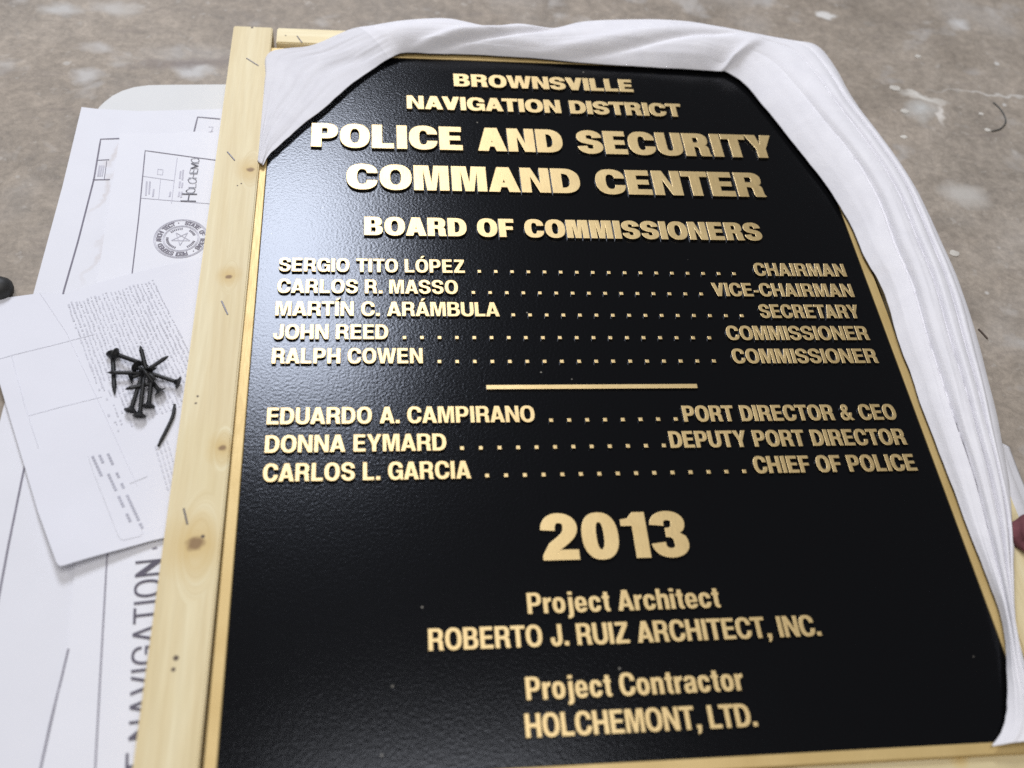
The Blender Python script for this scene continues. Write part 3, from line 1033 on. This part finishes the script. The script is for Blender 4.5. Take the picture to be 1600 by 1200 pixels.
# ------------------------------------------------------------------ papers on the floor
def sheet(name, poly, h, mat, wave, label, cat, thick=.0004, group=None, step=.012, wseed=0.0, lift=None):
    """paper outline given in photo points, lying at h with a gentle wave; returns the object and its height function"""
    pts = [at(x, y, h) for x, y in poly]

    def hz(x, y):
        e = 0.0
        if lift:
            e = lift[2] * math.exp(-(((x - lift[0]) ** 2 + (y - lift[1]) ** 2) / lift[3] ** 2))
        return h + e + wave * (noise.noise(Vector((x * 7 + wseed, y * 7, wseed))) * .5 + .5)
    bm = bmesh.new()
    bm.faces.new([bm.verts.new((p.x, p.y, 0)) for p in pts])
    x0, x1 = min(p.x for p in pts), max(p.x for p in pts)
    y0, y1 = min(p.y for p in pts), max(p.y for p in pts)
    x = x0 + step
    while x < x1:
        bmesh.ops.bisect_plane(bm, geom=bm.verts[:] + bm.edges[:] + bm.faces[:], plane_co=(x, 0, 0), plane_no=(1, 0, 0))
        x += step
    y = y0 + step
    while y < y1:
        bmesh.ops.bisect_plane(bm, geom=bm.verts[:] + bm.edges[:] + bm.faces[:], plane_co=(0, y, 0), plane_no=(0, 1, 0))
        y += step
    for v in bm.verts:
        v.co.z = hz(v.co.x, v.co.y)
    o = bm_obj(name, bm, mat, None, True)
    for p in o.data.polygons:
        if p.normal.z < 0:
            o.data.flip_normals()
            break
    md = o.modifiers.new('thickness', 'SOLIDIFY')
    md.thickness = thick
    md.offset = -1
    es = o.modifiers.new('crisp', 'EDGE_SPLIT')
    es.split_angle = math.radians(50)
    tag(o, label, cat, group)
    return o, hz


def ribbon(bm, pts, width, hz, lift=.0004):
    """flat printed stroke through world points, following the paper"""
    q = []
    for i in range(len(pts) - 1):
        a, b = pts[i], pts[i + 1]
        n = max(1, int((b - a).length / .008))
        q += [a.lerp(b, k / n) for k in range(n)]
    q.append(pts[-1])
    L = []
    for i, p in enumerate(q):
        a, b = q[max(0, i - 1)], q[min(len(q) - 1, i + 1)]
        d = Vector((b.x - a.x, b.y - a.y))
        d = d.normalized() if d.length > 1e-9 else Vector((1, 0))
        nx, ny = -d.y * width / 2, d.x * width / 2
        L.append(tuple(bm.verts.new((p.x + s_ * nx, p.y + s_ * ny, hz(p.x + s_ * nx, p.y + s_ * ny) + lift)) for s_ in (1, -1)))
    for i in range(len(L) - 1):
        try:
            bm.faces.new((L[i][0], L[i][1], L[i + 1][1], L[i + 1][0]))
        except ValueError:
            pass


def print_lines(name, strokes, hz, h, mat, parent, lift=.0004):
    bm = bmesh.new()
    for pts, wd in strokes:
        ribbon(bm, [at(x, y, h) for x, y in pts], wd, hz, lift)
    o = bm_obj(name, bm, mat, parent)
    for p in o.data.polygons:
        if p.normal.z < 0:
            p.flip()
    return o


def print_text(name, text, org, along, up, cap, s, t, hz, mat, parent, width=None, track=.1, lift=.0005, jitter=0):
    """flat lettering: org = baseline start, along/up = unit directions in the floor plane, cap = capital height in metres"""
    polys = fit(text, width / cap, s, t, track) if width else lay(text, .85, s, t, track)[0]
    cu = bpy.data.curves.new(name, 'CURVE')
    cu.dimensions = '2D'
    cu.fill_mode = 'FRONT'
    for p in polys:
        sp = cu.splines.new('POLY')
        sp.points.add(len(p) - 1)
        for i, a in enumerate(p):
            sp.points[i].co = (a[0], a[1], 0, 1)
        sp.use_cyclic_u = True
    tmp = bpy.data.objects.new('tmp', cu)
    COL.objects.link(tmp)
    me = bpy.data.meshes.new_from_object(tmp.evaluated_get(bpy.context.evaluated_depsgraph_get()))
    bpy.data.objects.remove(tmp)
    bpy.data.curves.remove(cu)
    for v in me.vertices:
        jx = jitter * noise.noise(Vector((v.co.x * 1.4, 0, 3)))
        P = org + along * (v.co.x * cap) + up * ((v.co.y * (1 + jx) + jx * .4) * cap)
        v.co = (P.x, P.y, hz(P.x, P.y) + lift)
    me.name = name
    me.materials.clear()
    me.materials.append(mat)
    me.update()
    return link(bpy.data.objects.new(name, me), parent)


def unit(px0, py0, px1, py1, h):
    d = at(px1, py1, h) - at(px0, py0, h)
    return Vector((d.x, d.y, 0)).normalized()


# rounded plastic sheet at the back
arc = [(152, 172), (155, 168), (163, 160), (176, 150), (192, 142), (210, 136.5), (232, 133.5), (260, 132.8), (360, 132)]
bl, bh = sheet('backing_sheet', arc + [(420, 132), (420, 330), (120, 330)], .0030, mat_paper('off_white_board', (0.65, 0.65, 0.645)), .0008,
               'off-white backing sheet with a rounded corner under the drawings beside the pine frame', 'sheet', .0022)

# lower drawing sheet
HA = .0042
A, ha = sheet('drawing_sheet', [(127.5, 167.5), (153, 170.5), (217, 174), (300, 172), (420, 168), (420, 700), (330, 1260), (-170, 1260), (-100, 1040), (52, 460), (98, 290)], HA,
              mat_paper('drawing_paper_lower', (0.70, 0.70, 0.745), [(178, 240, .006, .03, -.35, .35), (165, 300, .004, .05, -.25, .3), (152, 400, .004, .05, -.25, .25)]), .0006,
              'large white drawing sheet with a thick printed border, lowest of the papers on the floor', 'drawing', .0003, 'drawings under the frame', wseed=3.0)
print_lines('border_and_edge_shade', [([(188, 217), (157.5, 218), (147, 280), (122, 378), (100, 455), (36, 742), (14, 850), (0, 925), (-20, 1040)], .0016), ([(344, 186.5), (309, 183.5), (303.5, 206)], .0016),
                               ([(151, 251), (171, 250)], .0010), ([(145, 281.5), (172, 281)], .0013), ([(167, 252), (163, 281)], .0006)], ha, HA, M_INK_SHADE, A)
print_lines('printed_note', [([(151 + k * 3.3 + 5, 259), (148 + k * 3.3 + 5, 276)], .0016 - k * .0002) for k in range(3)], ha, HA, M_INKPALE, A)
print_lines('printed_mark', [([(326, 199), (333, 199), (330, 207)], .0008), ([(326, 207), (333, 206)], .0008)], ha, HA, M_INKPALE, A)

# upper drawing sheet with title block and seal
HB = .0056
B, hb_ = sheet('drawing_sheet', [(188, 209), (240, 210), (304, 206), (420, 212), (420, 700), (330, 1260), (50, 1260), (66, 1200), (105, 1025), (128, 760), (152, 440)], HB,
               mat_paper('drawing_paper_upper', (0.72, 0.72, 0.765)), .0009,
               'white drawing sheet with round seal, marker note and sideways block letters', 'drawing', .0003, 'drawings under the frame', wseed=8.0)
print_lines('border_and_edge_shade', [([(345, 252), (300, 246), (227, 236), (217, 340), (207, 425), (186, 640), (167, 878), (158, 1040), (149, 1205), (146, 1260)], .0011)], hb_, HB, M_INK_SHADE, B)
print_lines('border_and_edge_shade', [([(108, 1015), (97, 1062), (80, 1130), (64, 1205)], .0015)], ha, HA, M_INK_SHADE, A, .0016)  # shadow under the upper sheet's curling edge, painted as a dark stroke
pale = [([(277, 247), (268, 318)], .0006), ([(224, 276), (273, 283)], .0006), ([(220, 310), (330, 319)], .0007), ([(251, 281), (248, 312)], .0005), ([(247, 265), (255, 266), (254, 274), (246, 273), (247, 265)], .0007)]
for x, y0, y1 in ((228, 284, 306), (233, 284, 304), (239, 296, 308), (265, 300, 308), (281, 268, 280), (285, 266, 282), (280, 284, 294), (284, 286, 294), (279, 300, 308), (283, 300, 309)):
    pale.append(([(x + 1.5, y0), (x, y1)], .0016))
print_lines('title_block', pale, hb_, HB, M_INKPALE, B)
al = unit(288, 318, 298, 246, HB)
up = Vector((-al.y, al.x, 0))
o0 = at(303, 316, HB)
print_text('marker_note', 'H', at(306.5, 316, HB), al, up, .0150, .095, .075, hb_, M_PEN, B, None, .1, .0007, .2)
print_text('marker_note', 'OLCHEMO', at(305, 303, HB), al, up, .0080, .085, .075, hb_, M_PEN, B, (at(304, 303, HB) - at(313, 248, HB)).length, .09, .0007, .35)
# seal
sc_ = at(283, 373, HB)
R1 = abs(at(283, 373, HB).x - at(240.5, 373, HB).x)


def circ(rad, n=56):
    return [Vector((sc_.x + rad * math.cos(2 * PI * i / n), sc_.y + rad * math.sin(2 * PI * i / n), 0)) for i in range(n + 1)]


bm = bmesh.new()
for rad, wd in ((R1, .0008), (R1 * .95, .0006), (R1 * .665, .0007), (R1 * .62, .0005)):
    ribbon(bm, circ(rad), wd, hb_)
for k in range(5):
    a0, a1 = PI / 2 + 2 * PI * k / 5 + PI, PI / 2 + 2 * PI * (k + 2) / 5 + PI
    rr_ = R1 * .36
    ribbon(bm, [Vector((sc_.x + rr_ * math.cos(a), sc_.y + rr_ * math.sin(a), 0)) for a in (a0, a1)], .0007, hb_, .00045 + k * .00003)
sl = bm_obj('seal', bm, M_INKPALE, B)


def ring_text(name, text, r0, cap, start, span, mat, parent):
    allm = []
    n = len(text)
    for i, ch in enumerate(text):
        if ch == ' ':
            continue
        ang = start - span * (i + .5) / n
        al_ = Vector((math.sin(ang), -math.cos(ang), 0))
        up_ = Vector((math.cos(ang), math.sin(ang), 0))
        P = Vector((sc_.x, sc_.y, 0)) + up_ * r0 - al_ * cap * .4
        allm.append(print_text(name, ch, P, al_, up_, cap, .22, .18, hb_, mat, parent, cap * .8 if ch not in 'I·' else None))
    bm_ = bmesh.new()
    for o in allm:
        bm_.from_mesh(o.data)
        bpy.data.objects.remove(o)
    me = bpy.data.meshes.new(name)
    bm_.to_mesh(me)
    bm_.free()
    me.materials.append(mat)
    return link(bpy.data.objects.new(name, me), parent)


ring_text('seal_lettering', 'REGISTERED ARCHITECT · STATE OF TEXAS · ', R1 * .72, R1 * .19, PI * 1.62, 2 * PI, M_INK_SHADE, sl)
bm = bmesh.new()
for a0, a1 in ((.4, 1.1), (1.6, 2.5), (3.1, 4.5), (5.3, 6.0)):
    k = a0
    while k < a1:
        ribbon(bm, [Vector((sc_.x + q * R1 * math.cos(k), sc_.y + q * R1 * math.sin(k), 0)) for q in (.46, .56)], .0010, hb_)
        k += .14
bm_obj('seal_lettering', bm, M_INK_SHADE, sl)
# sideways title letters along the frame
al = unit(232, 1010, 241, 900, HB)
up = Vector((-al.y, al.x, 0))
capN = .0200
y_ = at(207, 880, HB)
pN = at(198, 1160, HB)
# the tops of the letters stand at the measured left edges
for txt, pa, pb in (('NAVIGATION', (201, 1158), (212, 878)), ('T', (195.5, 1222), (197, 1178))):
    Pa, Pb = at(*pa, HB), at(*pb, HB)
    al2 = Vector((Pb.x - Pa.x, Pb.y - Pa.y, 0))
    wid = al2.length
    al2.normalize()
    up2 = Vector((-al2.y, al2.x, 0))
    print_text('title_lettering', txt, Pa - up2 * capN, al2, up2, capN, .108, .098, hb_, M_TITLE, B, wid, .18, .0007)
print_lines('title_lettering', [([(238, 858), (246, 856)], .0016)], hb_, HB, M_INK_SHADE, B)

# folded letter on top
HL = .0085
LT = [(-30, 470), (20, 465), (60, 459.5), (104, 461), (150, 444), (200, 430), (250, 418), (330, 400), (420, 400), (420, 800), (236, 847), (150, 874), (104, 889), (97, 890.5), (92, 886), (60, 800), (30, 700), (0, 600), (-30, 560)]
Lt, hl0 = sheet('folded_letter', LT, HL, mat_paper('letter_paper', (0.70, 0.70, 0.755)), .0016, 'folded white letter of small print with a label box, black screws lying on it', 'letter', .0005, None, .008, 5.0, (at(98, 889, HL).x, at(98, 889, HL).y, .006, .055))
hl = hl0
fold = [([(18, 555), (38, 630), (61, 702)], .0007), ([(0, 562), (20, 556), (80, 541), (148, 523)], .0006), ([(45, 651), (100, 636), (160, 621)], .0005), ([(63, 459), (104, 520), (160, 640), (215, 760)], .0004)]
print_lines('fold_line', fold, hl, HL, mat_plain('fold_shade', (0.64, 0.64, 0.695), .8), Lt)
strk = []
rng = random.Random(5)
# block of small print: lines run down the page
for c in range(23):
    f = c / 22
    sx, sy = 106 + (238 - 106) * f, 474 + (437 - 474) * f
    ex, ey = sx + 74 + 16 * f, sy + 205 - 25 * f
    u = rng.uniform(0, .02)
    while u < 1:
        du = rng.uniform(.006, .030)
        jx = rng.uniform(-.9, .9)
        if not (c < 4 and u > .62 and rng.random() < .5):
            strk.append(([(sx + (ex - sx) * u + jx, sy + (ey - sy) * u), (sx + (ex - sx) * min(1, u + du) + jx, sy + (ey - sy) * min(1, u + du))], rng.uniform(.0008, .0019)))
        u += du + rng.choice((.005, .006, .008, .016))
print_lines('small_print', strk, hl, HL, mat_plain('small_print_ink', (0.54, 0.54, 0.595), .8), Lt)
strk = []
for c in range(4):
    sx, sy = 243 + c * 6, 698 - c * 3
    for k in range(8):
        strk.append(([(sx + k * 2.6, sy + k * 9), (sx + k * 2.6 + 2, sy + k * 9 + 6)], .0013))
print_lines('small_print', strk, hl, HL, mat_plain('small_print_ink', (0.54, 0.54, 0.595), .8), Lt)
lab = []
for (x, y, segs) in ((169, 710, ((0, 20), (32, 42), (50, 60), (70, 112), (118, 128))), (156, 712, ((0, 14), (32, 62), (70, 90), (100, 112))), (145, 714, ((0, 34),))):
    for a, b in segs:
        k = a
        while k < b:
            lab.append(([(x + k * .43, y + k * .93), (x + k * .43 + 1.5, y + k * .93 + 3.4)], .0022))
            k += 5
print_lines('address_print', lab, hl, HL, mat_plain('address_ink', (0.40, 0.40, 0.46), .8), Lt)
print_lines('address_box', [([(138, 714), (145, 735), (186, 840), (190, 846), (195, 847), (220, 840), (224, 836), (221, 828)], .0006), ([(203, 757), (231, 745)], .0008)], hl, HL, mat_plain('box_ink', (0.6, 0.6, 0.64), .8), Lt)


# ------------------------------------------------------------------ screws
def screw_meshes(L):
    """shank with a coarse thread and point (along +X from the head), and a bugle head with a cross recess"""
    bm = bmesh.new()
    n = 10
    prof = []
    x = .004
    thr = True
    while x < L - .006:
        prof.append((x, .00165 if thr else .00110))
        thr = not thr
        x += .0010
    prof = [(0.0005, .0016)] + prof + [(L - .004, .0010), (L - .0015, .0005), (L, .0001)]
    rg = []
    for x, rd in prof:
        rg.append([bm.verts.new((x + .0008 * k / n, rd * math.cos(2 * PI * k / n), rd * math.sin(2 * PI * k / n))) for k in range(n)])
    for a, b in zip(rg, rg[1:]):
        for k in range(n):
            bm.faces.new((a[k], a[(k + 1) % n], b[(k + 1) % n], b[k]))
    bm.faces.new(rg[0])
    bm.faces.new(rg[-1])
    bmesh.ops.recalc_face_normals(bm, faces=bm.faces)
    sh = bpy.data.meshes.new('shank')
    bm.to_mesh(sh)
    bm.free()
    bm = bmesh.new()
    n = 16
    rg = []
    for x, rd in ((.0050, .0016), (.0025, .0022), (.0010, .0037), (.0002, .0043), (-.0004, .0042), (-.0006, .0030), (.0009, .0011)):
        rg.append([bm.verts.new((x, rd * math.cos(2 * PI * k / n), rd * math.sin(2 * PI * k / n))) for k in range(n)])
    for a, b in zip(rg, rg[1:]):
        for k in range(n):
            bm.faces.new((a[k], a[(k + 1) % n], b[(k + 1) % n], b[k]))
    bm.faces.new(rg[0])
    bm.faces.new(rg[-1])
    bmesh.ops.recalc_face_normals(bm, faces=bm.faces)
    hd = bpy.data.meshes.new('head')
    bm.to_mesh(hd)
    bm.free()
    for me in (sh, hd):
        me.materials.append(M_SCREW)
        for p in me.polygons:
            p.use_smooth = True
    return sh, hd


SL = .044
SHM, HDM = screw_meshes(SL)
SCREWS = [  # head px, tip px, height of head, height of tip, label
    (176, 553, 179, 616, .0045, .0030, 'black screw standing alone upright along the left side of the pile on the letter'),
    (180, 553, 233, 572, .0075, .0115, 'black screw from the upper left corner of the pile towards its middle'),
    (226, 583, 168, 582, .0070, .0080, 'black screw lying level with its point past the left side of the pile'),
    (229, 580, 219, 540, .0130, .0170, 'short-looking black screw with its point sticking up at the top of the pile'),
    (226, 581, 259, 559, .0100, .0150, 'black screw with its point towards the upper right of the pile'),
    (279, 598, 222, 579, .0060, .0105, 'black screw whose head touches the pine board right of the pile'),
    (204, 642, 222, 586, .0045, .0100, 'black screw with its head at the lower left foot of the pile'),
    (218, 650, 225, 589, .0050, .0135, 'black screw with the lowest head of the pile'),
    (232, 635, 238, 580, .0050, .0125, 'black screw with its head at the foot of the pile, right of the lowest head'),
    (250, 612, 224, 577, .0050, .0180, 'black screw with its head lying at the right side of the pile'),
    (213, 572, 243, 592, .0120, .0130, 'black screw lying slantwise across the top of the pile'),
    (241, 598, 214, 604, .0090, .0100, 'black screw lying crosswise over the downward screws of the pile'),
    (203, 591, 236, 578, .0050, .0070, 'black screw lying under the level one, near the middle of the pile'),
]
for i, (hx, hy, tx, ty, h0, h1, lb_) in enumerate(SCREWS):
    a, b = at(hx, hy, HL + h0), at(tx, ty, HL + h1)
    d = (b - a)
    s_ = max(.55, min(1.25, d.length / SL))
    root = thing('screw', lb_, 'screw', a, 'black screws in a pile on the letter')
    root.rotation_mode = 'QUATERNION'
    root.rotation_quaternion = d.to_track_quat('X', 'Z')
    root.scale = (s_, 1.32, 1.32)
    link(bpy.data.objects.new('shank', SHM), root)
    link(bpy.data.objects.new('head', HDM), root)
# one headless bent pin apart from the pile
pts = [at(273, 632, HL + .0032), at(270, 650, HL + .0032), at(260, 672, HL + .003), at(247, 697, HL + .0028)]
bm = bmesh.new()
rg = []
path = spline([tuple(p) for p in pts], 14)
for i, p in enumerate(path):
    a, b = Vector(path[max(0, i - 1)]), Vector(path[min(13, i + 1)])
    d = (b - a).normalized()
    sx = d.cross(Vector((0, 0, 1))).normalized()
    sy = sx.cross(d)
    rd = .0016 * (1 if i > 1 else .75) * (1 if i < 12 else .7)
    rg.append([bm.verts.new(Vector(p) + sx * rd * math.cos(k * PI / 4) + sy * rd * math.sin(k * PI / 4)) for k in range(8)])
for a, b in zip(rg, rg[1:]):
    for k in range(8):
        bm.faces.new((a[k], a[(k + 1) % 8], b[(k + 1) % 8], b[k]))
bm.faces.new(rg[0])
bm.faces.new(rg[-1])
tag(bm_obj('nail', bm, M_SCREW, None, True), 'bent dark nail lying apart below the screw pile, half hidden by the pine board', 'nail')


# ------------------------------------------------------------------ small things at the margins
# black handle end at the left
p0 = at(2, 455, .012)
bm = bmesh.new()
rg = []
ax = Vector((-.97, -.22, 0)).normalized()
sy_ = Vector((-ax.y, ax.x, 0))
tip = at(22, 448, .012)
for x, rd in ((0, .0004), (.0012, .0055), (.004, .0088), (.009, .0112), (.016, .0120), (.03, .0120), (.031, .0110), (.033, .0110), (.034, .0120), (.12, .0122)):
    c = tip + ax * x
    rg.append([bm.verts.new(c + sy_ * rd * math.cos(2 * PI * k / 24) + Vector((0, 0, rd * math.sin(2 * PI * k / 24)))) for k in range(24)])
for a, b in zip(rg, rg[1:]):
    for k in range(24):
        bm.faces.new((a[k], a[(k + 1) % 24], b[(k + 1) % 24], b[k]))
bm.faces.new(rg[0])
bm.faces.new(rg[-1])
tag(bm_obj('tool_handle', bm, mat_plain('black_rubber', (.016, .016, .015), .55), None, True), 'rounded black handle end lying on the concrete at the upper corner of the folded letter', 'handle')

# maroon rag end at the right
bm = bmesh.new()
bmesh.ops.create_icosphere(bm, subdivisions=4, radius=1)
c0 = at(1612, 836, ZB + .006)
for v in bm.verts:
    n_ = noise.noise(v.co * 1.7 + Vector((2, 0, 0)))
    v.co = Vector((v.co.x * .017, v.co.y * .017, max(-.0062, v.co.z * .011))) * (1 + .22 * n_)
    v.co = c0 + v.co
tag(bm_obj('rag', bm, mat_plain('maroon_fabric', (.135, .040, .048), .85, 0, .3, 90), None, True), 'small dark maroon rag beside the white cloth on the bare right board', 'rag')

# thin bent wire, splinter and crumbs on the concrete
def tube(name, pix, h, rad, mat, label, cat):
    path = [Vector(q) for q in spline([tuple(at(x, y, h)) for x, y in pix], 24)]
    bm = bmesh.new()
    rg = []
    for i, p in enumerate(path):
        d = (path[min(23, i + 1)] - path[max(0, i - 1)]).normalized()
        sx = d.cross(Vector((0, 0, 1))).normalized()
        rg.append([bm.verts.new(p + sx * rad * math.cos(k * PI / 3) + Vector((0, 0, rad * math.sin(k * PI / 3)))) for k in range(6)])
    for a, b in zip(rg, rg[1:]):
        for k in range(6):
            bm.faces.new((a[k], a[(k + 1) % 6], b[(k + 1) % 6], b[k]))
    bm.faces.new(rg[0])
    bm.faces.new(rg[-1])
    return tag(bm_obj(name, bm, mat, None, True), label, cat)


tube('wire', [(1552, 160), (1562, 169), (1570, 182), (1571, 192), (1563, 201), (1550, 205)], .001, .0008, mat_plain('dark_wire', (.07, .07, .065), .5), 'thin dark hooked wire lying on the concrete at upper right', 'wire')
tube('splinter', [(1529, 514), (1535, 520), (1543, 529)], .001, .0009, mat_plain('dark_wood', (.10, .075, .06), .8), 'short dark splinter on the concrete right of the white cloth', 'splinter')
M_CRUMB = mat_plain('plaster', (.54, .51, .46), .9)
for (px, py, r_, lb_) in ((1398, 138, .0062, 'largest pale plaster crumb on the concrete near the cloth corner'), (1414, 174, .0046, 'pale plaster crumb beside the curved scuff on the concrete'),
                          (1412, 214, .0036, 'small white plaster crumb below the curved scuff on the concrete'), (1533, 178, .0030, 'tiny plaster crumb above the end of the hooked wire'),
                          (1543, 203, .0034, 'small plaster crumb touching the lower end of the hooked wire'), (1491, 396, .0050, 'flat plaster crumb on the concrete beside the pleated cloth, below the pale patch'),
                          (1434, 88, .0036, 'thin plaster flake on the concrete above the cloth corner')):
    bm = bmesh.new()
    bmesh.ops.create_icosphere(bm, subdivisions=2, radius=1)
    c0 = at(px, py, 0)
    for v in bm.verts:
        n_ = noise.noise(v.co * 1.3 + Vector((px, py, 0)))
        v.co = Vector((v.co.x * r_ * 1.15, v.co.y * r_ * .9, v.co.z * r_ * .16 + r_ * .08)) * (1 + .4 * n_) + c0
        v.co.z = max(v.co.z, .0002)
    tag(bm_obj('plaster_crumb', bm, M_CRUMB, None), lb_, 'crumb', 'plaster crumbs on the concrete')
